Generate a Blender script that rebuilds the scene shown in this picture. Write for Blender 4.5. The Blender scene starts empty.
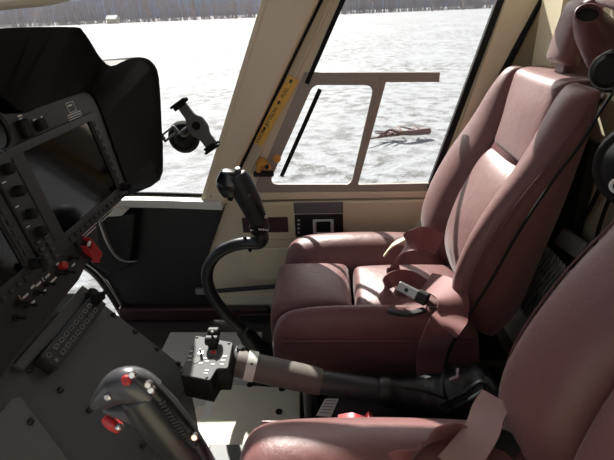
import bpy, math, random
import numpy as np
from mathutils import Vector, Matrix
random.seed(7); np.random.seed(7)
V = Vector
S = bpy.context.scene
COL = S.collection

# ------------------------------------------------------------------ camera
CH, FP = 1.09, 460.0
def _n(v):
    v = np.array(v, float); return v/np.linalg.norm(v)
_Y = _n([(330-307)/FP, (230-10)/FP, -1]); _P = _n([(230-307)/FP, (230-14.1)/FP, -1])
_Z = _n(np.cross(_Y, _P)); _Z = _Z if _Z[1] > 0 else -_Z
_X = np.cross(_Y, _Z)
RC = np.array([_X, _Y, _Z]); CC = np.array([0, 0, CH])
cam = bpy.data.cameras.new('camera'); co = bpy.data.objects.new('camera', cam); COL.objects.link(co)
co.matrix_world = Matrix.Translation(V(CC)) @ Matrix(RC.tolist()).to_4x4()
cam.sensor_width = 36; cam.lens = FP/614*36; cam.clip_start = .02; cam.clip_end = 3000
cam.dof.use_dof = True; cam.dof.focus_distance = 1.35; cam.dof.aperture_fstop = 9
S.camera = co
# ------------------------------------------------------------------ world, sun, exposure
SUN = V((-.33, 1.0, .90)).normalized()
w = bpy.data.worlds.new('world'); S.world = w; w.use_nodes = True
nt = w.node_tree; bg = nt.nodes['Background']
sky = nt.nodes.new('ShaderNodeTexSky'); sky.sky_type = 'NISHITA'; sky.sun_disc = False
sky.sun_elevation = math.asin(SUN.z); sky.sun_rotation = math.atan2(SUN.x, SUN.y); sky.air_density = 1.2; sky.dust_density = 3
hs = nt.nodes.new('ShaderNodeHueSaturation'); hs.inputs['Saturation'].default_value = .45
nt.links.new(sky.outputs[0], hs.inputs['Color']); nt.links.new(hs.outputs[0], bg.inputs[0]); bg.inputs[1].default_value = .12
sl = bpy.data.lights.new('sun', 'SUN'); so = bpy.data.objects.new('sun', sl); COL.objects.link(so)
so.rotation_euler = SUN.to_track_quat('Z', 'Y').to_euler(); so.location = SUN*20
sl.energy = 8.6; sl.angle = math.radians(.6); sl.color = (1, .955, .88)
S.view_settings.view_transform = 'Standard'; S.view_settings.look = 'None'
S.view_settings.exposure = .62; S.view_settings.gamma = 1; S.view_settings.use_curve_mapping = False

# ------------------------------------------------------------------ helpers
def at(px, py, X=None, Y=None, Z=None, pl=None):
    d = RC @ np.array([(px-307)/FP, (230-py)/FP, -1.])
    if pl is not None:
        o, nn = np.array(pl[0]), np.array(pl[1]); t = ((o-CC) @ nn)/(d @ nn); return V(CC+d*t)
    for i, v in enumerate((X, Y, Z)):
        if v is not None: return V(CC+d*(v-CC[i])/d[i])
def lin(c):
    return tuple(((x/255+.055)/1.055)**2.4 if x > 10 else x/255/12.92 for x in c)
class Fr:                                    # a working plane: origin, u, v, normal
    def __init__(s, O, U, Vv):
        s.O, s.U, s.V = V(O), V(U).normalized(), V(Vv).normalized(); s.N = s.U.cross(s.V).normalized(); s.V = s.N.cross(s.U)
    def P(s, u, v, n=0): return s.O+s.U*u+s.V*v+s.N*n
    def at(s, px, py, n=0):
        p = at(px, py, pl=(s.O+s.N*n, s.N))-s.O; return (p.dot(s.U), p.dot(s.V))
    def M(s): return Matrix.Translation(s.O) @ Matrix((s.U, s.V, s.N)).transposed().to_4x4()
class MB:
    def __init__(s): s.v, s.f = [], []
    def add(s, vs, fs):
        k = len(s.v); s.v += [V(p) for p in vs]; s.f += [tuple(i+k for i in f) for f in fs]; return s
    def box(s, c, h, fr=None, ch=0.0):      # centre, half sizes, along a frame, chamfered
        U, W, N = (fr.U, fr.V, fr.N) if fr else (V((1,0,0)), V((0,1,0)), V((0,0,1)))
        c = V(c); r = min(ch, min(h)*.9)
        if r <= 0:
            q = [c+U*(i*h[0])+W*(j*h[1])+N*(k*h[2]) for i in (-1,1) for j in (-1,1) for k in (-1,1)]
            return s.add(q, [(0,1,3,2),(4,6,7,5),(0,4,5,1),(2,3,7,6),(0,2,6,4),(1,5,7,3)])
        vs = {}; L = []
        for i in (-1,1):
            for j in (-1,1):
                for k in (-1,1):
                    for a in range(3):
                        d = [h[0]-r, h[1]-r, h[2]-r]; d[a] = h[a]
                        vs[(i,j,k,a)] = len(L); L.append(c+U*(i*d[0])+W*(j*d[1])+N*(k*d[2]))
        F = []
        for a in range(3):
            b, d = (a+1) % 3, (a+2) % 3
            for sg in (-1,1):
                f = []
                for (p, q) in ((-1,-1),(1,-1),(1,1),(-1,1)):
                    x = [0,0,0]; x[a] = sg; x[b] = p; x[d] = q; f.append(vs[(*x, a)])
                F.append(tuple(f if sg > 0 else f[::-1]))
            for p in (-1,1):                 # edges along axis a
                for q in (-1,1):
                    f = []
                    for sg, ax in ((-1,b),(-1,d),(1,d),(1,b)):
                        x = [0,0,0]; x[a] = sg; x[b] = p; x[d] = q; f.append(vs[(*x, ax)])
                    F.append(tuple(f if p*q < 0 else f[::-1]))
        for i in (-1,1):
            for j in (-1,1):
                for k in (-1,1):
                    f = [vs[(i,j,k,a)] for a in range(3)]; F.append(tuple(f if i*j*k > 0 else f[::-1]))
        return s.add(L, F)
    def fbox(s, fr, u0, u1, v0, v1, n0, n1, ch=0.0):
        return s.box(fr.P((u0+u1)/2, (v0+v1)/2, (n0+n1)/2), (abs(u1-u0)/2, abs(v1-v0)/2, abs(n1-n0)/2), fr, ch)
    def loft(s, secs, cap=True, closed=False):
        n = len(secs[0]); k = len(s.v)
        for q in secs: s.v += [V(p) for p in q]
        m = len(secs)
        for i in range(m if closed else m-1):
            a, b = k+i*n, k+((i+1) % m)*n
            for j in range(n): s.f.append((a+j, a+(j+1) % n, b+(j+1) % n, b+j))
        if cap and not closed:
            s.f.append(tuple(range(k+n-1, k-1, -1))); s.f.append(tuple(range(k+(m-1)*n, k+m*n)))
        return s
    def tube(s, pts, r, n=14, sub=6, flat=1.0, up=None, dome=True, ex=2.0):   # swept superellipse, r per point or constant
        pts = [V(p) for p in pts]; rs = r if isinstance(r, (list, tuple)) else [r]*len(pts)
        if sub > 1 and len(pts) > 2: pts, rs = smooth(pts, rs, sub)
        else: rs = list(rs)
        if dome:
            t0 = (pts[0]-pts[1]).normalized(); t1 = (pts[-1]-pts[-2]).normalized(); a, b = rs[0], rs[-1]
            pts = [pts[0]+t0*a*.28, pts[0]+t0*a*.16]+pts+[pts[-1]+t1*b*.16, pts[-1]+t1*b*.28]; rs = [a*.55, a*.88]+rs+[b*.88, b*.55]
        up = V(up) if up else V((0,0,1)); secs = []; prev = None
        for i, p in enumerate(pts):
            t = (pts[min(i+1, len(pts)-1)]-pts[max(i-1, 0)]).normalized()
            if prev is None:
                a = up.cross(t)
                if a.length < 1e-3: a = V((1,0,0)).cross(t)
            else: a = prev-t*prev.dot(t)
            a.normalize(); prev = a; b = t.cross(a)
            q = []
            for j in range(n):
                c, d = math.cos(2*math.pi*j/n), math.sin(2*math.pi*j/n)
                c = math.copysign(abs(c)**(2/ex), c); d = math.copysign(abs(d)**(2/ex), d)
                q.append(p+a*c*rs[i]+b*d*rs[i]*flat)
            secs.append(q)
        return s.loft(secs)
    def cyl(s, c, ax, r, h, n=20, r2=None, ch=0.0):    # disc/cylinder from c along ax
        c, ax = V(c), V(ax).normalized(); a = ax.orthogonal().normalized(); b = ax.cross(a); r2 = r if r2 is None else r2
        ch = min(ch, h*.45, r2*.5)
        pr = [(0, r), (h-ch, r2), (h, r2-ch)] if ch else [(0, r), (h, r2)]
        return s.loft([[c+ax*d+(a*math.cos(2*math.pi*j/n)+b*math.sin(2*math.pi*j/n))*q for j in range(n)] for d, q in pr])
    def ring(s, c, ax, R, r, n=32, m=8):
        c, ax = V(c), V(ax).normalized(); a = ax.orthogonal().normalized(); b = ax.cross(a); secs = []
        for i in range(n):
            e = a*math.cos(2*math.pi*i/n)+b*math.sin(2*math.pi*i/n)
            secs.append([c+e*(R+r*math.cos(2*math.pi*j/m))+ax*r*math.sin(2*math.pi*j/m) for j in range(m)])
        return s.loft(secs, closed=True)
    def ball(s, c, r, n=16, m=10, fr=None):
        r = (r, r, r) if not isinstance(r, (tuple, list)) else r; c = V(c)
        U, W, N = (fr.U, fr.V, fr.N) if fr else (V((1,0,0)), V((0,1,0)), V((0,0,1)))
        return s.loft([[c+(U*math.cos(2*math.pi*j/n)*r[0]+W*math.sin(2*math.pi*j/n)*r[1])*math.sin(math.pi*(i+.02)/(m+.04))
                        - N*math.cos(math.pi*(i+.02)/(m+.04))*r[2] for j in range(n)] for i in range(m+1)])
    def ribbon(s, pts, ws, width, th=.0018, sub=8):   # webbing: centre points, width directions
        n = len(pts); P, _ = smooth([V(p) for p in pts], [0]*n, sub); Wd, _ = smooth([V(x) for x in ws], [0]*n, sub)
        secs = []
        for i, p in enumerate(P):
            t = (P[min(i+1, len(P)-1)]-P[max(i-1, 0)]).normalized(); x = (Wd[i]-t*Wd[i].dot(t)).normalized(); nn = t.cross(x)
            h = width/2; q = [p+x*h*k+nn*th for k in (-1,-.5,0,.5,1)]+[p+x*h*k-nn*th for k in (1,.5,0,-.5,-1)]
            secs.append(q)
        return s.loft(secs)
    def puff(s, F, B, nu=22, nv=30, eu=7, ev=9):   # stuffed panel between a front and a back surface
        tu = [(1-math.cos(math.pi*i/nu))/2 for i in range(nu+1)]; tv = [(1-math.cos(math.pi*i/nv))/2 for i in range(nv+1)]
        e = lambda t, n: max(0, 1-abs(2*t-1)**n)**(1/2.6)
        k = len(s.v)
        for v in tv:
            for u in tu:
                f, b = V(F(u, v)), V(B(u, v)); s.v.append(b+(f-b)*e(u, eu)*e(v, ev))
        g = lambda i, j: k+j*(nu+1)+i
        for j in range(nv):
            for i in range(nu): s.f.append((g(i,j), g(i+1,j), g(i+1,j+1), g(i,j+1)))
        k2 = len(s.v)
        loop = [(i,0) for i in range(nu)]+[(nu,j) for j in range(nv)]+[(i,nv) for i in range(nu,0,-1)]+[(0,j) for j in range(nv,0,-1)]
        s.f.append(tuple(g(i,j) for i, j in loop)[::-1])
        return s
def smooth(pts, rs, sub):
    out, ro = [], []; n = len(pts)
    for i in range(n-1):
        p0, p1, p2, p3 = pts[max(i-1,0)], pts[i], pts[i+1], pts[min(i+2,n-1)]
        r0, r1, r2, r3 = rs[max(i-1,0)], rs[i], rs[i+1], rs[min(i+2,n-1)]
        for k in range(sub):
            t = k/sub; c = lambda a, b, c_, d: .5*((2*b)+(c_-a)*t+(2*a-5*b+4*c_-d)*t*t+(3*b-a-3*c_+d)*t**3)
            out.append(c(p0,p1,p2,p3)); ro.append(c(r0,r1,r2,r3))
    out.append(pts[-1]); ro.append(rs[-1]); return out, ro
def tag(o, label=None, cat=None, group=None, kind=None):
    for k, x in (('label', label), ('category', cat), ('group', group), ('kind', kind)):
        if x: o[k] = x
    return o
def worg(p):
    o = V((0,0,0))
    while p: o = o+p.location; p = p.parent
    return o
def link(name, me, m, parent):
    o = bpy.data.objects.new(name, me); COL.objects.link(o)
    if parent:
        off = worg(parent)
        o.parent = parent
    else:
        c = [v.co for v in me.vertices]; off = V(((min(p.x for p in c)+max(p.x for p in c))/2, (min(p.y for p in c)+max(p.y for p in c))/2, min(p.z for p in c)))
        o.location = off
    me.transform(Matrix.Translation(-off)); me.materials.append(m); return o
def obj(name, mb, m, parent=None, sm=True, ang=35, label=None):
    me = bpy.data.meshes.new(name); me.from_pydata([tuple(v) for v in mb.v], [], mb.f); me.update()
    import bmesh
    b = bmesh.new(); b.from_mesh(me); bmesh.ops.recalc_face_normals(b, faces=b.faces); b.to_mesh(me); b.free()
    if sm:
        me.polygons.foreach_set('use_smooth', [True]*len(me.polygons)); me.set_sharp_from_angle(angle=math.radians(ang))
    o = link(name, me, m, parent)
    if label: o['label'] = label
    return o
def curve_mesh(cu):
    t = bpy.data.objects.new('tmp', cu); COL.objects.link(t); bpy.context.view_layer.update()
    dg = bpy.context.evaluated_depsgraph_get(); me = bpy.data.meshes.new_from_object(t.evaluated_get(dg)); bpy.data.objects.remove(t); return me
def plate(name, fr, outline, th, m, parent=None, holes=(), bev=.002, n0=0.0, label=None):   # outline and holes in (u, v); extruded along the normal
    cu = bpy.data.curves.new(name, 'CURVE'); cu.dimensions = '2D'; cu.fill_mode = 'BOTH'
    bev = min(bev, th*.45); cu.extrude = th/2-bev; cu.bevel_depth = bev; cu.offset = -bev; cu.bevel_resolution = 1
    for lp in [outline]+list(holes):
        sp = cu.splines.new('POLY'); sp.points.add(len(lp)-1); sp.use_cyclic_u = True
        for p, (x, y) in zip(sp.points, lp): p.co = (x, y, 0, 1)
    me = curve_mesh(cu); me.name = name
    me.transform(fr.M() @ Matrix.Translation((0,0,n0+th/2)))
    me.polygons.foreach_set('use_smooth', [True]*len(me.polygons)); me.set_sharp_from_angle(angle=math.radians(30))
    o = link(name, me, m, parent)
    if label: o['label'] = label
    return o
def text(name, fr, s_, u, v, size, m, parent, n0=.0005, rot=0):
    cu = bpy.data.curves.new(name, 'FONT'); cu.body = s_; cu.size = size; cu.extrude = .0002; cu.align_x = 'CENTER'; cu.align_y = 'CENTER'; cu.offset = size*.012
    me = curve_mesh(cu); me.name = name; me.transform(fr.M() @ Matrix.Translation((u, v, n0)) @ Matrix.Rotation(rot, 4, 'Z')); return link(name, me, m, parent)
def rp(pts, r, n=5):                         # round the corners of a polygon
    out = []; N = len(pts)
    for i in range(N):
        a, b, c = (np.array(pts[(i+k) % N], float) for k in (-1,0,1)); rr = r[i] if isinstance(r, (list, tuple)) else r
        if rr <= 0: out.append(tuple(b)); continue
        d1, d2 = a-b, c-b; l1, l2 = np.linalg.norm(d1), np.linalg.norm(d2); q = min(rr, l1*.48, l2*.48)
        p, s_ = b+d1/l1*q, b+d2/l2*q
        for k in range(n+1):
            t = k/n; out.append(tuple((1-t)**2*p+2*t*(1-t)*b+t*t*s_))
    return out
def rect(u0, u1, v0, v1, r=0): 
    q = [(u0,v0),(u1,v0),(u1,v1),(u0,v1)]; return rp(q, r) if r else q
def thing(name, loc, label, cat, group=None):
    o = bpy.data.objects.new(name, None); COL.objects.link(o); o.location = V(loc); o.empty_display_size = .05; return tag(o, label, cat, group)
def struct(o): o['kind'] = 'structure'; return o

# ------------------------------------------------------------------ materials
def mat(name, col, rough=.5, metal=0, spec=.5, bump=None, var=0, coat=0, vscale=20, sheen=0):
    m = bpy.data.materials.new(name); m.use_nodes = True; n = m.node_tree.nodes; L = m.node_tree.links; b = n['Principled BSDF']
    c = lin(col); b.inputs['Base Color'].default_value = (*c, 1); b.inputs['Roughness'].default_value = rough; b.inputs['Metallic'].default_value = metal
    b.inputs['Specular IOR Level'].default_value = spec; b.inputs['Coat Weight'].default_value = coat; b.inputs['Coat Roughness'].default_value = .25
    if sheen: b.inputs['Sheen Weight'].default_value = sheen; b.inputs['Sheen Roughness'].default_value = .4
    tc = n.new('ShaderNodeTexCoord')
    if var:
        no = n.new('ShaderNodeTexNoise'); no.inputs['Scale'].default_value = vscale; no.inputs['Detail'].default_value = 4; L.new(tc.outputs['Object'], no.inputs[0])
        mx = n.new('ShaderNodeMix'); mx.data_type = 'RGBA'; mx.inputs[6].default_value = (*[x*(1-var) for x in c], 1); mx.inputs[7].default_value = (*[min(1, x*(1+var)) for x in c], 1)
        L.new(no.outputs[0], mx.inputs[0]); L.new(mx.outputs[2], b.inputs['Base Color'])
    if bump:
        kind, sc, st = bump
        if kind == 'leather':
            t = n.new('ShaderNodeTexVoronoi'); t.feature = 'DISTANCE_TO_EDGE'; out = t.outputs['Distance']
        elif kind == 'weave':
            t = n.new('ShaderNodeTexChecker'); out = t.outputs['Fac']
        else:
            t = n.new('ShaderNodeTexNoise'); t.inputs['Detail'].default_value = 5; out = t.outputs[0]
        t.inputs['Scale'].default_value = sc; L.new(tc.outputs['Object'], t.inputs[0])
        bp = n.new('ShaderNodeBump'); bp.inputs['Strength'].default_value = st; bp.inputs['Distance'].default_value = .002
        L.new(out, bp.inputs['Height']); L.new(bp.outputs[0], b.inputs['Normal'])
        if kind == 'leather':
            n2 = n.new('ShaderNodeTexNoise'); n2.inputs['Scale'].default_value = 28; n2.inputs['Detail'].default_value = 6; n2.inputs['Distortion'].default_value = 1.2; L.new(tc.outputs['Object'], n2.inputs[0])
            b2 = n.new('ShaderNodeBump'); b2.inputs['Strength'].default_value = .3; b2.inputs['Distance'].default_value = .004
            L.new(n2.outputs[0], b2.inputs['Height']); L.new(b2.outputs[0], bp.inputs['Normal'])
    return m
M_leather = mat('burgundy_leather', (108,71,70), .42, spec=.5, bump=('leather', 420, .25), var=.12, sheen=.2)
M_leather2 = mat('burgundy_leather_side', (98,64,65), .42, spec=.45, bump=('leather', 420, .25), var=.12)  # same leather, darkened for the shaded seat sides
M_cream = mat('cream_plastic', (210,199,172), .5, bump=('noise', 300, .08), var=.04)
M_cream2 = mat('cream_paint', (214,202,178), .5, bump=('noise', 200, .05), var=.03)
M_post = mat('warm_grey_post', (218,205,182), .45, bump=('noise', 400, .08), var=.03)
M_frame = mat('grey_window_frame', (150,143,134), .45, var=.05)
M_black = mat('black_satin', (22,23,26), .5, var=.1, bump=('noise', 500, .1))
M_vblack = mat('black_matte', (10,10,12), .6)
M_rubber = mat('black_rubber', (14,14,15), .75, spec=.3)
M_hood = mat('black_glareshield', (13,14,17), .72, spec=.28, bump=('noise', 700, .15))
M_panel = mat('charcoal_panel', (28,29,31), .55, var=.1, bump=('noise', 600, .1))
M_console = mat('charcoal_console', (60,64,64), .5, var=.08, bump=('noise', 600, .12))
M_consl2 = mat('lit_access_plate', (82,84,82), .5, var=.06, bump=('noise', 600, .12))  # console grey lightened to paint in the light this plate catches
M_screen = mat('dark_screen', (5,6,9), .10, spec=.3)
M_white = mat('white_print', (215,215,212), .5)
M_whitep = mat('white_plastic', (205,205,200), .4)
M_red = mat('red_plastic', (170,38,44), .4)
M_dred = mat('maroon_trim', (52,22,24), .45, bump=('leather', 300, .2))
M_steel = mat('brushed_steel', (170,170,168), .35, metal=.8, var=.1)
M_chrome = mat('chrome', (215,215,215), .15, metal=1)
M_grey = mat('mid_grey_plastic', (92,93,94), .45)
M_boxface = mat('grey_switch_face', (80,81,82), .6, spec=.2, var=.05)
M_boxface2 = mat('pale_grey_metal', (165,167,170), .4)
M_plate = mat('shaded_floor_plate', (122,124,128), .5, var=.05)  # unused; tone of the cream floor plate where it lies in shade
M_floorp = mat('cream_floor_plate', (205,200,182), .6, var=.06)
M_floor = mat('black_floor_mat', (66,61,58), .36, bump=('leather', 160, .6), var=.2)
M_ribbed = mat('sunlit_aluminium', (200,196,188), .45)  # brightened to stand in for sunlight that misses the tread plate
M_placard = mat('yellow_placard', (222,180,84), .55, var=.12, vscale=60)
M_amber = mat('amber_plastic', (205,145,60), .4, var=.1)
M_ink = mat('black_ink', (18,16,12), .6)
M_boot = mat('black_boot_leather', (28,32,34), .38, bump=('noise', 60, .5), var=.2)
M_web = mat('burgundy_webbing', (118,72,72), .6, bump=('weave', 500, .3), var=.1, sheen=.2)
M_webl = mat('pale_burgundy_webbing', (152,122,118), .6, bump=('weave', 500, .3), var=.1)
M_webd = mat('dark_webbing', (24,20,22), .7)
M_tan = mat('tan_webbing', (190,178,150), .7)
M_mesh = mat('weave_net', (165,167,170), .6)
M_grip = mat('black_grip', (34,34,36), .34, bump=('weave', 150, 1.0))
M_griphead = mat('worn_grey_grip', (62,62,65), .3, var=.15)
M_tube = mat('charcoal_tube', (50,54,58), .42)
M_alu = mat('pale_aluminium', (205,205,203), .35, metal=.2)
M_foam = mat('worn_friction_sleeve', (96,90,84), .6, var=.2, vscale=30)
M_hills = mat('far_hills', (176,190,214), .9, var=.1, vscale=.01)  # distance haze put into the pale blue colour
M_bark = mat('bare_thicket', (164,156,154), .9, var=.3, vscale=.4)  # bark lightened to carry the distance haze
M_tree = mat('bare_tree', (160,150,145), .9, var=.2)  # lightened for haze like the brush behind
def glass():
    m = bpy.data.materials.new('clear_acrylic'); m.use_nodes = True; n = m.node_tree.nodes; L = m.node_tree.links; n.clear()
    o = n.new('ShaderNodeOutputMaterial'); mx = n.new('ShaderNodeMixShader'); t = n.new('ShaderNodeBsdfTransparent'); g = n.new('ShaderNodeBsdfGlossy')
    t.inputs[0].default_value = (.97,.98,.98,1); g.inputs['Roughness'].default_value = .02; f = n.new('ShaderNodeFresnel'); f.inputs[0].default_value = 1.3
    L.new(f.outputs[0], mx.inputs[0]); L.new(t.outputs[0], mx.inputs[1]); L.new(g.outputs[0], mx.inputs[2]); L.new(mx.outputs[0], o.inputs[0]); return m
M_glass = glass()
def snowmat():
    m = mat('stubbled_snow', (236,238,240), .8, spec=.2); n = m.node_tree.nodes; L = m.node_tree.links; b = n['Principled BSDF']
    geo = n.new('ShaderNodeNewGeometry'); 
    mp = n.new('ShaderNodeMapping'); mp.inputs['Scale'].default_value = (1, 1, 1); L.new(geo.outputs['Position'], mp.inputs[0])
    a = n.new('ShaderNodeTexNoise'); a.inputs['Scale'].default_value = 3.6; a.inputs['Detail'].default_value = 7; a.inputs['Roughness'].default_value = .68; L.new(mp.outputs[0], a.inputs[0])
    r = n.new('ShaderNodeValToRGB'); r.color_ramp.elements[0].position = .47; r.color_ramp.elements[0].color = (0,0,0,1); r.color_ramp.elements[1].position = .60; r.color_ramp.elements[1].color = (1,1,1,1); L.new(a.outputs[0], r.inputs[0])
    a2 = n.new('ShaderNodeTexNoise'); a2.inputs['Scale'].default_value = .35; a2.inputs['Detail'].default_value = 3; L.new(mp.outputs[0], a2.inputs[0])
    r2 = n.new('ShaderNodeValToRGB'); r2.color_ramp.elements[0].position = .30; r2.color_ramp.elements[1].position = .55; L.new(a2.outputs[0], r2.inputs[0])
    mu = n.new('ShaderNodeMath'); mu.operation = 'MULTIPLY'; L.new(r.outputs[0], mu.inputs[0]); L.new(r2.outputs[0], mu.inputs[1])
    mx = n.new('ShaderNodeMix'); mx.data_type = 'RGBA'; mx.inputs[6].default_value = (*lin((134,136,140)), 1); mx.inputs[7].default_value = (*lin((78,78,78)), 1)
    L.new(mu.outputs[0], mx.inputs[0]); L.new(mx.outputs[2], b.inputs['Base Color'])
    bp = n.new('ShaderNodeBump'); bp.inputs['Strength'].default_value = .6; bp.inputs['Distance'].default_value = .12; L.new(a.outputs[0], bp.inputs['Height']); L.new(bp.outputs[0], b.inputs['Normal'])
    return m
M_snow = snowmat()

# ------------------------------------------------------------------ the field outside
GZ = -.62
b = MB(); b.add([(-900,-60,GZ),(900,-60,GZ),(900,900,GZ),(-900,900,GZ)], [(0,1,2,3)])
struct(obj('snowy_ground', b, M_snow, sm=False))
b = MB(); secs = []
for i in range(61):
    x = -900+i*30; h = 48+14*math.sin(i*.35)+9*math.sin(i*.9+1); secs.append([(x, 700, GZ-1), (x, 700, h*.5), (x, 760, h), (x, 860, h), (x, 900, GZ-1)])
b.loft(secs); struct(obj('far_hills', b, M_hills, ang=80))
# tree line: interlaced bare brush, nobody could count the stems
b = MB()
for i in range(6500):
    x = random.uniform(-330, 260); y = 200+random.uniform(0, 26)+abs(x)*.05; h = random.uniform(6, 15)*(1+.35*math.sin(x*.05)); r = random.uniform(.05, .13); lx, ly = random.uniform(-1.3,1.3), random.uniform(-.6,.6)
    p = V((x,y,GZ)); q = p+V((lx,ly,h)); s_ = V((r,0,0)); 
    b.add([p-s_, p+s_, q+s_*.3, q-s_*.3, p+V((0,r*2,0)), q+V((0,r,0))], [(0,1,2,3),(1,4,5,2),(4,0,3,5)])
    for k in range(5):
        t = random.uniform(.3,.95); c = p.lerp(q, t); e = c+V((random.uniform(-1.4,1.4), random.uniform(-.5,.5), random.uniform(.5,1.8)))
        u_ = V((.05,0,0)); b.add([c-u_, c+u_, e+u_*.4, e-u_*.4], [(0,1,2,3)])
tag(obj('bare_thicket', b, M_bark, sm=False), 'band of grey brown leafless brush along the far edge of the snow field', 'brush', kind='stuff')
def bare_tree(x, y, h, label):
    b = MB(); base = V((x,y,GZ)); top = base+V((random.uniform(-.5,.5),0,h)); b.tube([base, base.lerp(top,.5)+V((.2,0,0)), top], [.28,.18,.05], 6, 3)
    for k in range(26):
        t = random.uniform(.25,.95); c = base.lerp(top, t); a = random.uniform(0,6.28); l = h*.32*(1.1-t)
        e = c+V((math.cos(a)*l, math.sin(a)*l, l*.9)); b.tube([c, c.lerp(e,.5)+V((0,0,-.1*l)), e], [.09,.06,.02], 4, 2)
        for q in range(3):
            c2 = c.lerp(e, random.uniform(.4,.9)); b.tube([c2, c2+V((random.uniform(-.8,.8), random.uniform(-.8,.8), random.uniform(.3,1.2)))], [.04,.015], 3, 1)
    o = obj('bare_tree', b, M_tree); return tag(o, label, 'tree', 'bare trees standing in front of the far brush')
TL = ['leafless tree before the far brush, left of the tiny farmhouse', 'leafless tree before the far brush, first to the right of the tiny farmhouse', 'leafless tree before the far brush, second to the right of the tiny farmhouse', 'leafless tree before the far brush, close beside the slanting windshield post',
      'leafless tree before the far brush, leftmost seen through the door window', 'leafless tree before the far brush, second from the left in the door window', 'leafless tree before the far brush, third from the left in the door window', 'leafless tree before the far brush, rightmost seen through the door window']
for k_, (px, y, h) in enumerate(((78,188,6.5),(148,190,7.2),(196,192,6.8),(236,190,7.5),(345,180,6.5),(372,185,7.2),(432,178,6.8),(462,182,7.0))):
    p = at(px, 20, Y=y)
    bare_tree(p.x, y, h, TL[k_])
# small far farmhouse
t = at(113, 20, Y=192); root = thing('farmhouse', (t.x, 192, GZ), 'tiny pale farmhouse at the tree line beyond the snow field', 'house')
b = MB(); b.box((t.x,192,GZ+.9), (1.8,1.5,.9)); obj('wall', b, M_cream2, root, sm=False)
b = MB(); x0 = t.x; b.add([(x0-2.1,190,GZ+1.7),(x0+2.1,190,GZ+1.7),(x0+2.1,194,GZ+1.7),(x0-2.1,194,GZ+1.7),(x0-2.1,192,GZ+3),(x0+2.1,192,GZ+3)], [(0,1,5,4),(2,3,4,5),(0,4,3),(1,2,5),(0,3,2,1)]); obj('roof', b, M_whitep, root, sm=False)
# fallen branch with dead leaves lying on the snow
p0 = at(378, 137, Z=GZ+.06); p1 = at(404, 133, Z=GZ+.12); p2 = at(429, 131, Z=GZ+.10)
b = MB(); b.tube([p0, p0.lerp(p1,.5)+V((0,.1,.05)), p1, p2], [.012,.02,.035,.05], 8, 4)
for k in range(16):
    c = p0.lerp(p2, random.uniform(.1,1)); b.tube([c, c+V((random.uniform(-.4,.2), random.uniform(-.3,.3), random.uniform(.0,.06)))], [.02,.008], 5, 1)
tag(obj('fallen_branch', b, mat('reddish_bark', (112,88,82), .85)), 'reddish brown broken branch lying on the snow beyond the door window', 'branch')
# ------------------------------------------------------------------ airframe (the setting)
YW = 1.50
WF = Fr((0, YW, 0), (1,0,0), (0,0,1))           # far wall plane; its normal points to the camera side (-Y)
def wp(px, py, n=0): return WF.at(px, py, n)
b = MB(); b.box((-.25,.72,-.02), (1.25,.80,.02)); struct(obj('floor', b, M_floor, sm=False))
# far door: cream shell with the window opening
def ln(a, b_, t): return (a[0]+(b_[0]-a[0])*t, a[1]+(b_[1]-a[1])*t)
gl0, gl1 = wp(343,0), wp(262,186)                # left slanting edge of the window
topz = 1.36
ext = lambda a, b_, z: (a[0]+(b_[0]-a[0])*(z-a[1])/(b_[1]-a[1]), z)
gr0, gr1 = wp(500,0), wp(444,150)
L_top, R_top = ext(gl1, gl0, topz-.04), ext(gr1, gr0, topz-.04)
R_bot = ext(gr1, gr0, .525); L_bot = wp(262,187); L_bot = (L_bot[0], .535)
R_mid = ext(gr1, gr0, 1.12); win = rp([L_bot, R_bot, R_mid, (.62,1.145), (.62,1.32), L_top], [.05,.04,.01,.01,.03,.03])  # upper rear corner widened out of view so sun reaches the bulkhead
dl0, dl1 = wp(322,0), wp(237,175)                # groove between post and door
DL = [ext(dl1, dl0, topz), dl1, wp(213,230), wp(206,290), (wp(206,290)[0], .035)]
DL = [(x-.035, z) for x, z in DL]
doorsh = [(.66,.035), (.66,topz)]+DL
door = struct(plate('door_1', WF, doorsh, .03, M_cream2, holes=[win], n0=-.03, bev=.004))
# grooved inner lip round the window, black rubber gaskets
def strip(name, a, b_, wd, th, m, n0, parent=None, bev=.001):
    d = np.array(b_)-np.array(a); d = d/np.linalg.norm(d); q = np.array([-d[1], d[0]])*wd/2; a, b_ = np.array(a), np.array(b_)
    return plate(name, WF, [tuple(a-q), tuple(b_-q), tuple(b_+q), tuple(a+q)], th, m, parent, n0=n0, bev=bev)
strip('gasket', ext(gl1,gl0,.885), ext(gl1,gl0,topz-.04), .014, .02, M_rubber, -.012, door)
strip('gasket', R_bot, R_mid, .020, .02, M_rubber, -.012, door)
strip('window_lip', ln(wp(332,0), wp(250,172), 1.0), ext(wp(250,172), wp(332,0), topz), .010, .010, M_cream, 0, door, .004)
win1 = plate('window_1', WF, win, .003, M_glass, n0=-.024, bev=.0005); struct(win1)
# sliding vent frame (grey), mounted low in the door window
f0, f1 = wp(311,72), wp(440,72); vb = .53
vl = lambda z: ext(gl1, gl0, z)[0]
outer = rp([(vl(vb)-.030, vb-.012), (f1[0], vb-.008), (f1[0], vb+.016), (wp(358,184)[0]+.0, vb+.016), (wp(386,82)[0], wp(386,82)[1]), (f1[0], wp(440,82)[1]), (f1[0], f1[1]), (vl(f0[1])-.022, f0[1])], [.03,.0,.0,.0,.0,0,0,.0])
hole = rp([wp(269,184), wp(351,184), wp(374,85), wp(313,85)], [.03,.02,.03,.02])
window_vent = plate('window_frame', WF, outer, .012, M_frame, door, holes=[hole], n0=-.008, bev=.002)
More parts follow.
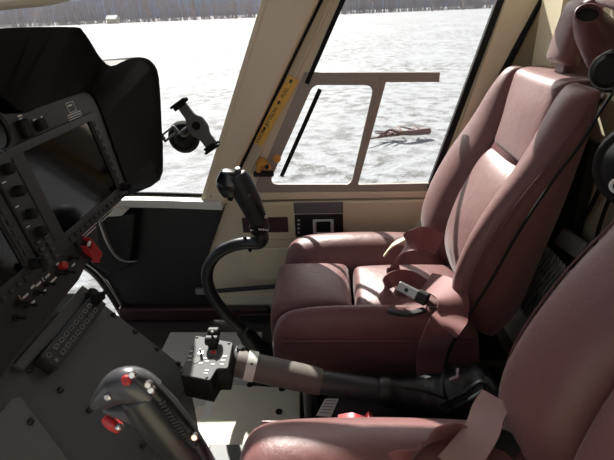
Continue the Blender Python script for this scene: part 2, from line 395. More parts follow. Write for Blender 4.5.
# post ridge on vent frame
b = MB(); q0, q1 = wp(381,78,.0), wp(355,187,.0); b.tube([WF.P(*q0,.0), WF.P(*q1,.0)], [.007,.007], 10, 1); obj('slide_rail', b, M_frame, window_vent)
strip('seal_strip', wp(281,178), wp(320,90), .014, .006, M_rubber, -.020, window_vent)
# inner trim panel below window: raised upper band and recessed lower part
plate('door_trim_panel', WF, rp([(-.30,.492), (.60,.492), (.60,.345), (-.30,.345)], [0,0,0,.02]), .022, M_cream, door, bev=.008)
plate('door_sill', WF, rp([wp(248,192), (.60,.517), (.60,.496), wp(243,200)], .004), .012, M_cream2, door, bev=.004)
plate('door_pocket_panel', WF, rp([(-.335,.31), (.60,.31), (.60,.17), (-.335,.17)], [.03,0,0,.03]), .014, M_cream, door, bev=.006)
# lower door edge and small light lower window region
b = MB(); b.box((.1,YW-.025,.02), (.47,.024,.02), ch=.004); obj('threshold', b, M_black, door)
plate('lower_step_panel', WF, rp([wp(229,297), wp(275,295), wp(275,311), wp(240,312)], .004), .010, M_floorp, door, bev=.002)
# latch plate and handle
u0, v0 = wp(295,212); u1, v1 = wp(343,233)
latch = plate('door_latch', WF, rp([(u0,v1),(u1,v1),(u1,v0),(u0,v0)], .003), .006, M_vblack, door, n0=.022, bev=.001, label='black latch plate with chrome framed pull')
fr_u0, fr_v0 = wp(313,216); fr_u1, fr_v1 = wp(334,231)
plate('pull_frame', WF, rp([(fr_u0,fr_v1),(fr_u1,fr_v1),(fr_u1,fr_v0),(fr_u0,fr_v0)], .004), .006, M_alu, latch, holes=[rp([(fr_u0+.012,fr_v1+.010),(fr_u1-.012,fr_v1+.010),(fr_u1-.012,fr_v0-.008),(fr_u0+.012,fr_v0-.008)], .003)], n0=.028, bev=.002)
for k in range(4):
    b = MB(); c = wp(299, 217+k*4); b.fbox(WF, c[0]-.003, c[0]+.004, c[1]-.003, c[1]+.003, .028, .0292); obj('latch_mark', b, M_white, latch, sm=False)
u0, v0 = wp(294,200); u1, v1 = wp(343,210)
plate('ashtray_lid', WF, rp([(u0,v1),(u1,v1),(u1,v0),(u0,v0)], .002), .006, M_grey, door, n0=.022, bev=.002, label='grey metal lid strip above the latch')
u0, v0 = wp(243,215); u1, v1 = wp(289,229)
plate('leather_patch', WF, rp([(u0,v1),(u1,v1),(u1,v0),(u0,v0)], .003), .005, M_dred, door, n0=.022, bev=.001, label='dark burgundy leather strip')
# yellow jettison placard along the frame
a0, a1 = wp(257,143,.0), wp(294,77,.0); d = (np.array(a1)-np.array(a0)); Lp = np.linalg.norm(d); d = d/Lp
strip('post_gap_shade', wp(237.5,174), ext(wp(237.5,174), wp(322,0), topz-.03), .008, .012, M_rubber, .0, door)  # black strip stands in for the dark groove between post and door
PF = Fr(WF.P(*a0, .0105), WF.U*d[0]+WF.V*d[1], WF.U*-d[1]+WF.V*d[0])
pl_ = plate('warning_placard', PF, rect(0, Lp, -.019, .017, .002), .0012, M_placard, door, bev=.0003, label='yellow placard lettered in black')
text('placard_text', PF, 'DOOR', Lp*.12, .001, .016, M_ink, pl_, .0014)
text('placard_text', PF, 'JETTISON', Lp*.42, .001, .016, M_ink, pl_, .0014)
text('placard_text', PF, 'PULL', Lp*.78, .001, .016, M_ink, pl_, .0014)
for uu in (.63, .94, .235):
    plate('placard_arrow', PF, [(Lp*uu-.006,-.001),(Lp*uu+.001,-.001),(Lp*uu+.001,-.004),(Lp*uu+.008,.002),(Lp*uu+.001,.008),(Lp*uu+.001,.005),(Lp*uu-.006,.005)], .0003, M_ink, pl_, n0=.0013, bev=.0001)
# amber jettison handle at lower window corner
h = thing('jettison_handle', WF.P(*wp(263,163), .0), 'amber yellow door release handle beside the lower window corner', 'handle')
b = MB(); c = WF.P(*wp(262,163), .012); b.cyl(c-V((0,-.011,0)), (0,-1,0), .020, .018, 20, ch=.004); obj('hub', b, M_amber, h)
b = MB(); b.tube([WF.P(*wp(259,170), .016), WF.P(*wp(263,162), .02), WF.P(*wp(270,167), .018)], [.009,.013,.011], 10, 4); obj('lever', b, M_amber, h)
b = MB(); b.cyl(WF.P(*wp(277,158), .001), (0,-1,0), .014, .014, 20, ch=.005); obj('knob', b, M_amber, h)
b = MB(); b.cyl(WF.P(*wp(268,164), .030), (0,-1,0), .0075, .004, 12); obj('pivot_bolt', b, M_vblack, h)
b = MB(); b.fbox(WF, wp(254,174)[0], wp(274,174)[0], wp(254,176)[1], wp(254,171)[1], 0, .012, .002); obj('bracket', b, M_vblack, h)
# A post
P2 = Fr((0, 1.47, 0), (1,0,0), (0,0,1))
e = lambda x, y: P2.at(x, y)
pa, pb = e(262,0), e(200,203); qa, qb = e(319,0), e(236,173)
post = [ext(pb,pa,topz), pb, e(222,205), e(221,212), qb, ext(qb,qa,topz)]
trim1 = struct(plate('trim_1', P2, post, .05, M_post, n0=-.045, bev=.012))
plate('bright_edge', P2, [ext(pb,pa,topz), pb, (pb[0]+.016,pb[1]), (ext(pb,pa,topz)[0]+.016, topz)], .004, M_cream2, trim1, n0=.004, bev=.001)
for (x,y) in ((211,196),(205,199)):
    b = MB(); b.cyl(P2.P(*e(x,y), .004), (0,-1,0), .004, .003, 10); obj('rivet', b, M_steel, trim1)
# C post and rear wall
CF = Fr((0, 1.46, 0), (1,0,0), (0,0,1)); e2 = lambda x, y: CF.at(x, y)
ra, rb = e2(509,0), e2(466,120); ca, cb = e2(541,0), e2(504,68)
struct(plate('trim_2', CF, [ext(rb,ra,1.125), ext(rb,ra,.30), ext(cb,ca,.30), ext(cb,ca,1.125)], .04, M_cream2, n0=-.04, bev=.008))  # post cut short under the widened window corner to pass sun
strip('door_seal', ext(cb,ca,.5), ext(cb,ca,1.12), .012, .05, M_rubber, .0, door)
# rear bulkhead (cream)
b = MB(); b.box((.66,.72,.68), (.03,.80,.68)); wr = struct(obj('wall_rear', b, M_cream, sm=False))
# stepped cream boxes on bulkhead behind the headrests
b = MB(); b.box((.605,1.36,1.0), (.03,.075,.13), ch=.012); obj('bulkhead_pillar', b, M_cream, wr)
b = MB(); b.box((.60,1.02,1.02), (.03,.055,.13), ch=.012); obj('bulkhead_box', b, M_cream, wr)
# ceiling edge: forward bow of the roof
CF_ = Fr((0,0,1.36), (1,0,0), (0,1,0)); struct(plate('ceiling', CF_, rect(-.28,.72,-.10,1.54), .05, M_cream2, holes=[rect(.24,.62,1.22,1.47,.03)], bev=.005)); struct(plate('added_skylight', CF_, rect(.23,.63,1.21,1.48), .004, M_glass, n0=.02, bev=.001))  # skylight hole and pane added to let sun onto the rear bulkhead
b = MB(); BOW = [V((-.22,1.47,1.35)), V((-.48,1.47,1.26)), at(68,-10,X=-.74), at(0,-3,X=-.84), at(-120,10,X=-.94), V((-1.0,.6,1.12)), V((-.98,.2,1.12))]; b.tube(BOW, [.022,.022,.026,.03,.03,.03,.03], 12, 6, ex=3); struct(obj('trim_3', b, M_cream2))
# forward side wall below the windshield sill
sill = [e_ for e_ in (wp(226,204), wp(206,262), wp(211,300), (wp(211,300)[0], .0))]
chin = [wp(138,335), wp(133,322), wp(122,300), wp(109,279), wp(97,267), wp(85,262), (-1.30,.25)]
wf = struct(plate('wall_right', WF, [(-1.30,.535), (sill[0][0],.505)]+sill+[(chin[0][0],.0)]+chin, .025, M_black, n0=-.01, bev=.003))
b = MB(); pts = [WF.P(*wp(x,y), .012) for x, y in ((60,254),(72,257),(87,264),(100,275),(113,293),(123,310),(129,325),(131,335))]; b.tube(pts, .020, 14, 6, flat=.7); obj('chin_window_frame', b, mat('glossy_black_tube', (26,26,28), .22, coat=.5), wf)
b = MB(); b.tube([p+V((.018,-.012,.010)) for p in pts], .0042, 8, 6); b.tube([p+V((-.004,-.016,-.002)) for p in pts], .0016, 8, 6); obj('edge_beading', b, M_steel, wf)
struct(plate('window_3', WF, [(-1.30,.25)]+chin[::-1][1:]+[(chin[0][0],.0),(-1.30,.0)], .003, M_glass, n0=-.02, bev=.0005))
# windshield sill and curved windshield
spts = [V((-.38,1.47,.505)), V((-.70,1.47,.520)), V((-.95,1.42,.53)), V((-1.18,1.22,.53)), V((-1.28,.95,.53)), V((-1.30,.70,.53)), V((-1.28,.40,.53))]
b = MB(); P_, _ = smooth(spts, [0]*7, 6); secs = []
for i, p in enumerate(P_):
    t = (P_[min(i+1,len(P_)-1)]-P_[max(i-1,0)]).normalized(); x = t.cross(V((0,0,1))).normalized(); x = -x if (V((-.6,.7,0))-V((p.x,p.y,0))).dot(x) < 0 else x
    secs.append([p-x*.04+V((0,0,.006)), p+x*.028+V((0,0,.006)), p+x*.03, p+x*.028-V((0,0,.022)), p-x*.04-V((0,0,.022))])
b.loft(secs); struct(obj('trim_4', b, M_whitep))
b = MB(); b.tube([p-V((0,-.02,-.012)) for p in P_[:16]], .006, 8, 1); struct(obj('trim_5', b, M_rubber))
tp = BOW
T_, _ = smooth(tp, [0]*7, 6); b = MB(); secs = []
for j in range(13):
    t = j/12; row = []
    for i in range(len(P_)):
        a = P_[i].lerp(T_[i], t); bulge = math.sin(math.pi*t)*.10*(i/len(P_)); c = V((a.x+.55,a.y-.75,0)).normalized(); row.append(a+c*bulge+V((0,.02,0)))
    secs.append(row)
k = len(secs[0]); b.v += [p for r_ in secs for p in r_]; b.f += [(j*k+i, j*k+i+1, (j+1)*k+i+1, (j+1)*k+i) for j in range(12) for i in range(k-1)]
struct(obj('window_2', b, M_glass, ang=180))
# nose skin under the sill beyond the panel
b = MB(); secs = [[p+V((0,0,-.02)), p+V((-.02,.0,-.30)), V((p.x,p.y,-.05))] for p in P_[18:]]
k = 3; b.v += [q for r_ in secs for q in r_]; b.f += [(j*k+i, j*k+i+1, (j+1)*k+i+1, (j+1)*k+i) for j in range(len(secs)-1) for i in range(2)]
struct(obj('wall_front', b, M_black))
# near side: unseen wall added to cut fill light, narrow opening round the camera
LF = Fr((0, -.05, 0), (-1,0,0), (0,0,1))
lo = [(-.63,.0),(.95,.0),(.95,.50),(.45,.50),(.10,topz),(-.63,topz)]
struct(plate('added_wall_left', LF, lo, .03, M_cream2, holes=[rp([(-.22,.74),(.32,.74),(.20,1.28),(-.30,1.28)], .05)], n0=-.03, bev=.004))
# burgundy baseboard strip, black side pod with bright lip
b = MB(); b.box((-.55,YW-.03,.035), (.30,.015,.028), ch=.006); struct(obj('baseboard_right', b, M_dred))
pod = thing('side_vent_pod', WF.P(*wp(120,262)), 'black side pod with a silver curved lip under the windshield sill', 'vent')
q = [wp(104,208), wp(143,206), wp(138,258), wp(118,266), wp(100,256), wp(92,228)]
plate('pod_body', WF, rp(q, .015), .06, M_vblack, pod, n0=.012, bev=.01)
b = MB(); b.tube([WF.P(*wp(x,y,.078), .078) for x,y in ((98,213),(103,228),(109,243),(117,256),(127,261),(137,261))], [.008,.012,.013,.010,.007,.004], 10, 5, flat=.5); obj('silver_lip', b, M_steel, pod)
for k in range(6):
    b = MB(); c = WF.P(*wp(132+(k%2)*5, 212+k*8), .072); b.cyl(c, (0,-1,0), .004, .004, 8); obj('stud', b, M_black, pod)
# white corner gusset
plate('corner_gusset', WF, [wp(122,200), wp(136,202), wp(126,212), wp(112,213)], .02, M_whitep, pod, n0=.05, bev=.003)
# small rod and clip near the door foot
rd = thing('door_support_rod', WF.P(*wp(225,291),.06), 'long black rod running level along the foot of the cream door', 'rod')
b = MB(); b.tube([WF.P(*wp(217,291,.05),.05), WF.P(*wp(340,281,.05),.05)], .0085, 12, 1); obj('rod', b, M_black, rd)
b = MB(); c = WF.P(*wp(200,291,.03),.03); b.box(c, (.016,.010,.012), ch=.003); b.box(c+V((.016,0,.008)), (.010,.008,.005), ch=.002); b.box(c+V((.016,0,-.008)), (.010,.008,.005), ch=.002); obj('clevis', b, M_steel, rd)
b = MB(); b.tube([c+V((.012,0,0)), WF.P(*wp(218,291,.05),.05)], .005, 8, 1); obj('link', b, M_steel, rd)
#---OBJECTS---
# ------------------------------------------------------------------ instrument panel
PL = Fr((-.571, 0, .875), (0,1,0), (-.2,0,1))
ip = thing('instrument_panel', (-.60,.77,.55), 'black instrument panel with two dark flight displays under a curved glareshield', 'instrument panel')
pq = lambda x, y: PL.at(x, y)
inner_px = [(0,97),(22,113),(40,106),(60,99),(85,91),(89,93),(93,97),(97,104),(101,113),(107,130),(114,150),(124,178),(127,186),(130,193)]
outer_px = [(20,27),(75,27),(83,31),(92,44),(100,57),(111,66),(126,60),(140,57),(152,62),(159,78),(162,130),(163,152),(160,180),(128,196)]
outer = [at(x, y, X=-.50) for x, y in outer_px]; inner = [PL.P(*pq(x, y), .004) for x, y in inner_px]
outer[-1] = V((-.50, outer[-1].y, outer[-1].z))
YM = .77
mir = lambda p: V((p.x, 2*YM-p.y, p.z))
def full(L, lo): return [mir(p) for p in L[::-1]]+L
outerR = smooth(outer, [0]*len(outer), 3)[0]; innerR = smooth(inner, [0]*len(inner), 3)[0]
O_, I_ = full(outerR, 0), full(innerR, 0)
cen = V((-.5,YM,.85))
def shr(L, k, dx, dz=0): return [V((p.x+dx, cen.y+(p.y-cen.y)*k, cen.z+(p.z-cen.z)*k+dz)) for p in L]
loops = [I_, shr(O_,.985,-.012), shr(O_,.992,-.002), O_, shr(O_,1.0,-.014), shr(O_,.97,-.20,-.004), shr(O_,.84,-.42,-.02)]
b = MB(); k = len(O_)
for L in loops: b.v += L
for j in range(len(loops)-1): b.f += [(j*k+i, j*k+i+1, (j+1)*k+i+1, (j+1)*k+i) for i in range(k-1)]
b.f.append(tuple(range((len(loops)-1)*k, len(loops)*k)))
obj('glareshield', b, M_hood, ip, ang=60)
# panel face
low_px = [(121,200),(98,221),(98,238),(103,256),(88,262),(79,280),(9,365)]
far = [pq(x, y) for x, y in inner_px[1:]]+[pq(x, y) for x, y in low_px]
top = [(p[0], p[1]+.012) for p in far[:13]]
face_out = [(p[0], p[1]) for p in far]
far_bot = face_out[-1]
face_out += [(.45, far_bot[1]-.02), (.45, .0), (.50, .055), (face_out[0][0]-.10, .08)]
plate('panel_face', PL, face_out, .03, M_panel, ip, n0=-.03, bev=.002)
def display(u0, u1, v0, v1, keys=12, side=True):
    d = plate('display', PL, rect(u0-.040, u1+.034, v0-.028, v1+.016, .005), .012, M_black, ip, n0=0, bev=.002, holes=[rect(u0, u1, v0, v1, .003)])
    plate('screen', PL, rect(u0-.004, u1+.004, v0-.004, v1+.004), .002, M_screen, d, n0=.006, bev=.0003)
    for i in range(keys):
        b = MB(); u = u0+(u1-u0)*(i+.5)/keys; b.fbox(PL, u-.0065, u+.0065, v0-.021, v0-.010, .011, .0145, .001); obj('softkey', b, M_vblack, d, sm=False)
        b = MB(); b.fbox(PL, u-.0022, u+.0022, v0-.0162, v0-.0148, .0145, .0148); obj('key_mark', b, M_grey, d, sm=False)
    b = MB(); b.fbox(PL, u1+.003, u1+.009, v0, v1, .011, .0145, .001); obj('trim_bar', b, M_panel, d, sm=False)
    b = MB(); b.fbox(PL, u0-.036, u0-.006, v0, v1, .011, .0135, .001); obj('trim_bar', b, M_panel, d, sm=False)
    if side:
        for i in range(8):
            b = MB(); v = v1-(v1-v0)*(i+.5)/8.5; b.fbox(PL, u1+.012, u1+.024, v-.006, v+.006, .011, .015, .001); obj('side_key', b, M_panel, d, sm=False)
        b = MB(); b.cyl(PL.P(u1+.018, v0-.004, .011), PL.N, .010, .016, 20, ch=.002); b.cyl(PL.P(u1+.018, v0-.004, .026), PL.N, .007, .012, 20, ch=.002); obj('knob', b, M_rubber, d)
    return d
display(.790, 1.046, -.168, .0)
display(.42, .660, -.168, .0)
# white marks: placards over the display, and the framed legend
def bars(name, pts, parent, L=.014, h=.0034, fr=PL, n=.0018, m=None):
    b = MB()
    for x, y, l in pts:
        u, v = fr.at(x, y); b.fbox(fr, u-l/2, u+l/2, v-h/2, v+h/2, n-.0016, n)
    return obj(name, b, m or M_white, parent, sm=False)
u, v = pq(71,107); plate('legend_frame', PL, rect(u-.016,u+.016,v-.011,v+.011,.003), .0006, M_white, ip, holes=[rect(u-.0148,u+.0148,v-.0098,v+.0098,.0025)], n0=.0002, bev=.0001)
bars('legend_print', [(69.5,105.5,.016)], ip)
u, v = pq(75,116); b = MB()
for k in range(3): b.fbox(PL, u-.030, u+.030, v+.005-k*.005, v+.007-k*.005, .0002, .0008)
obj('legend_print', b, M_white, ip, sm=False)
bars('legend_print', [(19,116,.013),(19.5,119,.008),(34,120,.010),(41,117,.004),(52.5,132.5,.009)], ip)
# two rocker blocks on the upper strip and the round gauge at the far left
for (x, y, w_, h_) in ((23,129,.026,.034),(39,125,.024,.022)):
    b = MB(); u, v = pq(x, y); b.fbox(PL, u-w_/2, u+w_/2, v-h_/2, v+h_/2, 0, .012, .003); obj('rocker_switch', b, M_rubber, ip, sm=False)
u, v = pq(-9,131); b = MB(); b.ring(PL.P(u,v,.004), PL.N, .038, .005); g = obj('round_gauge', b, M_black, ip)
b = MB(); b.cyl(PL.P(u,v,0), PL.N, .036, .003, 28); obj('dial', b, M_screen, g)
# audio column between the displays
au = plate('audio_unit', PL, rect(.697, .747, -.200, .014, .003), .016, M_black, ip, n0=0, bev=.002)
for i, v in enumerate((-.012, -.052, -.096, -.132)):
    b = MB(); b.cyl(PL.P(.724, v, .014), PL.N, .010, .016, 20, ch=.003); obj('knob', b, M_rubber, au)
for i in range(8):
    b = MB(); u = .710+.024*(i % 2); v = -.146-.014*(i//2); b.fbox(PL, u-.008, u+.008, v-.005, v+.005, .015, .019, .001); obj('push_key', b, M_black, au, sm=False)
    b = MB(); b.fbox(PL, u-.003, u+.003, v-.001, v+.001, .019, .0193); obj('key_mark', b, M_grey, au, sm=False)
for v in (-.03, -.075, -.114):
    b = MB(); b.fbox(PL, .702, .711, v, v+.0015, .016, .0163); obj('key_mark', b, M_white, au, sm=False)
# lower switch strip
for x, y in ((36,293),(46,284),(57,274),(26,305),(70,258),(18,303),(15,318),(66,272)):
    sw = MB(); u, v = pq(x, y); sw.cyl(PL.P(u,v,0), PL.N, .006, .004, 12, ch=.001); sw.tube([PL.P(u,v,.003), PL.P(u,v-.004,.018)], [.0022,.0034], 8, 1); obj('toggle_switch', sw, M_rubber, ip)
bars('legend_print', [(25,296,.014),(32,287,.010),(38,284,.014),(47,276,.014),(57,264,.008),(63,266,.015),(53,280,.019),(43,292,.015),(32,303,.013),(73,265,.011),(65,249,.011)], ip)
u, v = pq(24,284)
b = MB(); u0, v0 = pq(20,298); u1, v1 = pq(43,280); b.fbox(PL, u0, u0+.001, v0-.004, v0+.005, 0, .0006); b.fbox(PL, u1, u1+.001, v1-.004, v1+.005, 0, .0006); u, v = pq(89,226); q_ = [.000,.006]
obj('legend_bracket', b, M_white, ip, sm=False)
b = MB(); u, v = pq(61,266); b.cyl(PL.P(u,v,0), PL.N, .0085, .012, 18, ch=.003); obj('push_button', b, M_red, ip, label='round red push button')
b = MB()
for k in range(2):
    b.fbox(PL, .845, .920-.01*k, -.2025-.006*k, -.2005-.006*k, .0002, .0008); b.fbox(PL, .935, 1.035, -.2025-.006*k, -.2005-.006*k, .0002, .0008)
obj('legend_print', b, M_white, ip, sm=False)
# red guarded switch
u, v = pq(79,243); c0 = PL.P(u, v, .006)
b = MB(); b.fbox(PL, u-.014, u+.014, v-.014, v+.010, 0, .008, .002); gs = obj('guarded_switch', b, M_black, ip)
p0, p1 = PL.P(u, v-.002, .012), at(97, 258, Y=.868)
gf = Fr(p0, (p1-p0), V((0,1,0)))
Lg = (p1-p0).length
b = MB(); b.fbox(gf, -.004, Lg, -.012, -.009, -.007, .010, .001); b.fbox(gf, -.004, Lg, .009, .012, -.007, .010, .001); b.fbox(gf, Lg*.25, Lg, -.009, .009, .005, .009, .001); obj('switch_guard', b, M_red, gs, label='red lift up switch guard')
b = MB(); b.fbox(gf, 0, .006, -.006, .006, .006, .011, .001); obj('guard_mark', b, M_white, gs, sm=False)
# ------------------------------------------------------------------ centre console
CL = Fr((-.538, 0, .562), (0,1,0), (-.649,0,.761)); cq = lambda x, y: CL.at(x, y)
cc = thing('center_console', (-.30,.66,0), 'sloping charcoal centre console with bolts and a push button radio', 'console')
UF, UN = .822, .40
VE = cq(191,373)[1]
co_ = [(UF,.0), (UF,VE), (UN,VE), (UN,.0), (UN,.04), (.72,.04), (.74,.0)]
plate('console_face', CL, rp(co_, .004), .012, M_console, cc, n0=-.012, bev=.002)
def side(u, name):
    b = MB(); e_ = CL.P(u,VE,-.010); p = [CL.P(u,0,-.010), e_, V((e_.x+.0,u,.0)), V((-.66,u,.0)), V((-.66,u,.55))]
    q = [x+V((0,.006,0)) for x in p]; n = len(p); b.add(p+q, [tuple(range(n)), tuple(range(2*n-1,n-1,-1))]+[(i,(i+1)%n,n+(i+1)%n,n+i) for i in range(n)]); obj(name, b, M_console, cc, sm=False)
side(UF-.008, 'side_panel'); side(UN+.002, 'side_panel')
x0 = cq(10,400); x1 = cq(17,400); x2 = cq(68,464)
plate('access_plate', CL, rp([(x0[0], x0[1]), (x1[0]+.003, x1[1]), (x2[0], x2[1]), (x2[0]-.02, VE+.01), (.41,VE+.01), (.41, cq(-20,436)[1])], .004), .004, M_consl2, cc, n0=.003, bev=.001, label='access plate, its grey lightened as if catching light')
for x, y in ((113,315),(135,332),(157,349),(178,364),(29,370),(60,390),(30,422),(89,410),(143,445)):
    n0 = .006 if (x, y) == (30,422) else 0
    b = MB(); u, v = CL.at(x, y, n0); b.cyl(CL.P(u,v,n0), CL.N, .0062, .003, 6); b.cyl(CL.P(u,v,n0+.001), CL.N, .0052, .005, 16, ch=.002); obj('bolt', b, M_black, cc)
b = MB(); e_ = CL.P((UF+UN)/2,VE,-.008); b.box((e_.x-.006,(UF+UN)/2,e_.z/2), (.004,(UF-UN)/2-.004,e_.z/2-.002)); obj('end_panel', b, M_console, cc, sm=False)
# flange and radio
fa = [cq(80,288), cq(93,297), cq(21,372), cq(11,367)]
plate('mounting_flange', CL, fa, .010, M_grey and mat('flange_grey', (66,68,69), .5, bump=('noise',600,.1)), cc, n0=.0, bev=.001)
ra_, rb_, rc_ = CL.at(42,357,.028), CL.at(87,297,.028), CL.at(59,367,.028)
ru0, ru1 = ra_[0], CL.at(103,301,.028)[0]; rv1 = (ra_[1]+rb_[1])/2; rv0 = rc_[1]
rad = plate('radio_unit', CL, rect(ru0, ru1, rv0, rv1, .003), .028, M_black, cc, n0=.0, bev=.002)
W_ = ru1-ru0; Hh = rv1-rv0
for r_ in range(2):
    for i in range(8):
        u = ru0+W_*(.17+.092*i); v = rv0+Hh*(.30+.40*r_)
        q = rect(u-W_*.034, u+W_*.034, v-Hh*.10, v+Hh*.10, .002)
        plate('push_key', CL, q, .003, mat('key_outline', (110,112,113)) if i+r_ == 0 else bpy.data.materials['key_outline'], rad, n0=.0278, bev=.0005, holes=[rect(u-W_*.024, u+W_*.024, v-Hh*.055, v+Hh*.055, .001)])
u = ru0+W_*.055; v = rv0+Hh*.72; b = MB(); b.ring(CL.P(u,v,.0285), CL.N, .0042, .0008, 16, 6); obj('volume_ring', b, M_grey, rad)
v = rv0+Hh*.28; b = MB(); b.cyl(CL.P(u,v,.0275), CL.N, .004, .003, 12, ch=.001); obj('push_key', b, M_grey, rad)
b = MB(); u = ru0+W_*.945; b.cyl(CL.P(u, rv0+Hh*.60, .026), CL.N, .010, .022, 18, ch=.002); b.cyl(CL.P(u, rv0+Hh*.60, .046), CL.N, .005, .014, 14, ch=.002); obj('knob', b, M_rubber, rad)
b = MB(); u, v = CL.at(94,293,.03); b.cyl(CL.P(u,v,.0), CL.N, .006, .02, 12); b.cyl(CL.P(u,v,.018), CL.N, .013, .016, 18, ch=.004); obj('knob', b, M_rubber, cc)
# ribbed tread plate and cream plate on the floor
b = MB(); q = [at(146,340,Z=.012), at(196,341,Z=.012), at(222,392,Z=.012), at(196,392,Z=.012)]
xa, xb, ya, yb = -.62, -.27, 1.02, 1.38; n = 34; secs = []
for i in range(n*4+1):
    y = ya+(yb-ya)*i/(n*4); z = .010+.0035*math.sin(i*math.pi/2+.3)*(1 if i % 4 else 1); secs.append([V((xa,y,z)), V((xb,y,z)), V((xb,y,.001)), V((xa,y,.001))])
b.loft(secs); tag(obj('ribbed_tread_plate', b, M_ribbed, sm=False), 'ribbed bare metal tread plate on the floor beyond the console', 'floor plate')
HF = Fr((0,0,.05), (1,0,0), (0,1,0)); hq = lambda x, y: HF.at(x, y)
fp = thing('floor_access_plate', (-.25,.9,.0), 'cream floor access plate with a stepped corner, half in shade below the collective', 'floor plate')
e_ = [(300,388),(221,384),(218,393),(209,393),(205,405),(197,405),(188,424),(178,446),(172,470),(300,470)]
plate('plate', HF, rp([hq(*p) for p in e_], .006), .048, M_floorp, fp, n0=-.048, bev=.002)
for x, y in ((250,385),(282,389),(279,412)):
    b = MB(); b.cyl(HF.P(*hq(x,y)), (0,0,1), .010, .006, 14, ch=.003); obj('bolt', b, M_rubber, fp)
plate('decal', HF, [hq(207,402), hq(215,403), hq(210,418), hq(203,417)], .0008, M_whitep, fp, n0=.0002, bev=.0002, label='small blank white decal')
dq = [hq(199,426), hq(213,428), hq(205,449), hq(190,446)]
dd = plate('decal', HF, dq, .0008, M_grey, fp, n0=.0002, bev=.0002, label='dark data decal')
b = MB()
for i in range(6):
    t = .1+.15*i; a, c = V((*ln(dq[0],dq[3],t),0)), V((*ln(dq[1],dq[2],t),0)); a, c = a.lerp(c,.1), a.lerp(c,.5+.4*random.random()); w_ = V((dq[3][0]-dq[0][0], dq[3][1]-dq[0][1],0))*.022
    b.add([HF.P(p.x,p.y,.0012) for p in (a-w_, c-w_, c+w_, a+w_)], [(0,1,2,3)])
obj('decal_print', b, M_white, dd, sm=False)
b = MB(); c = HF.P(*hq(229,462), .012); b.box(c, (.055,.035,.014), ch=.004); tag(obj('floor_bracket', b, M_console, sm=False), 'dark grey flat bracket at the near end of the cream floor plate', 'bracket')
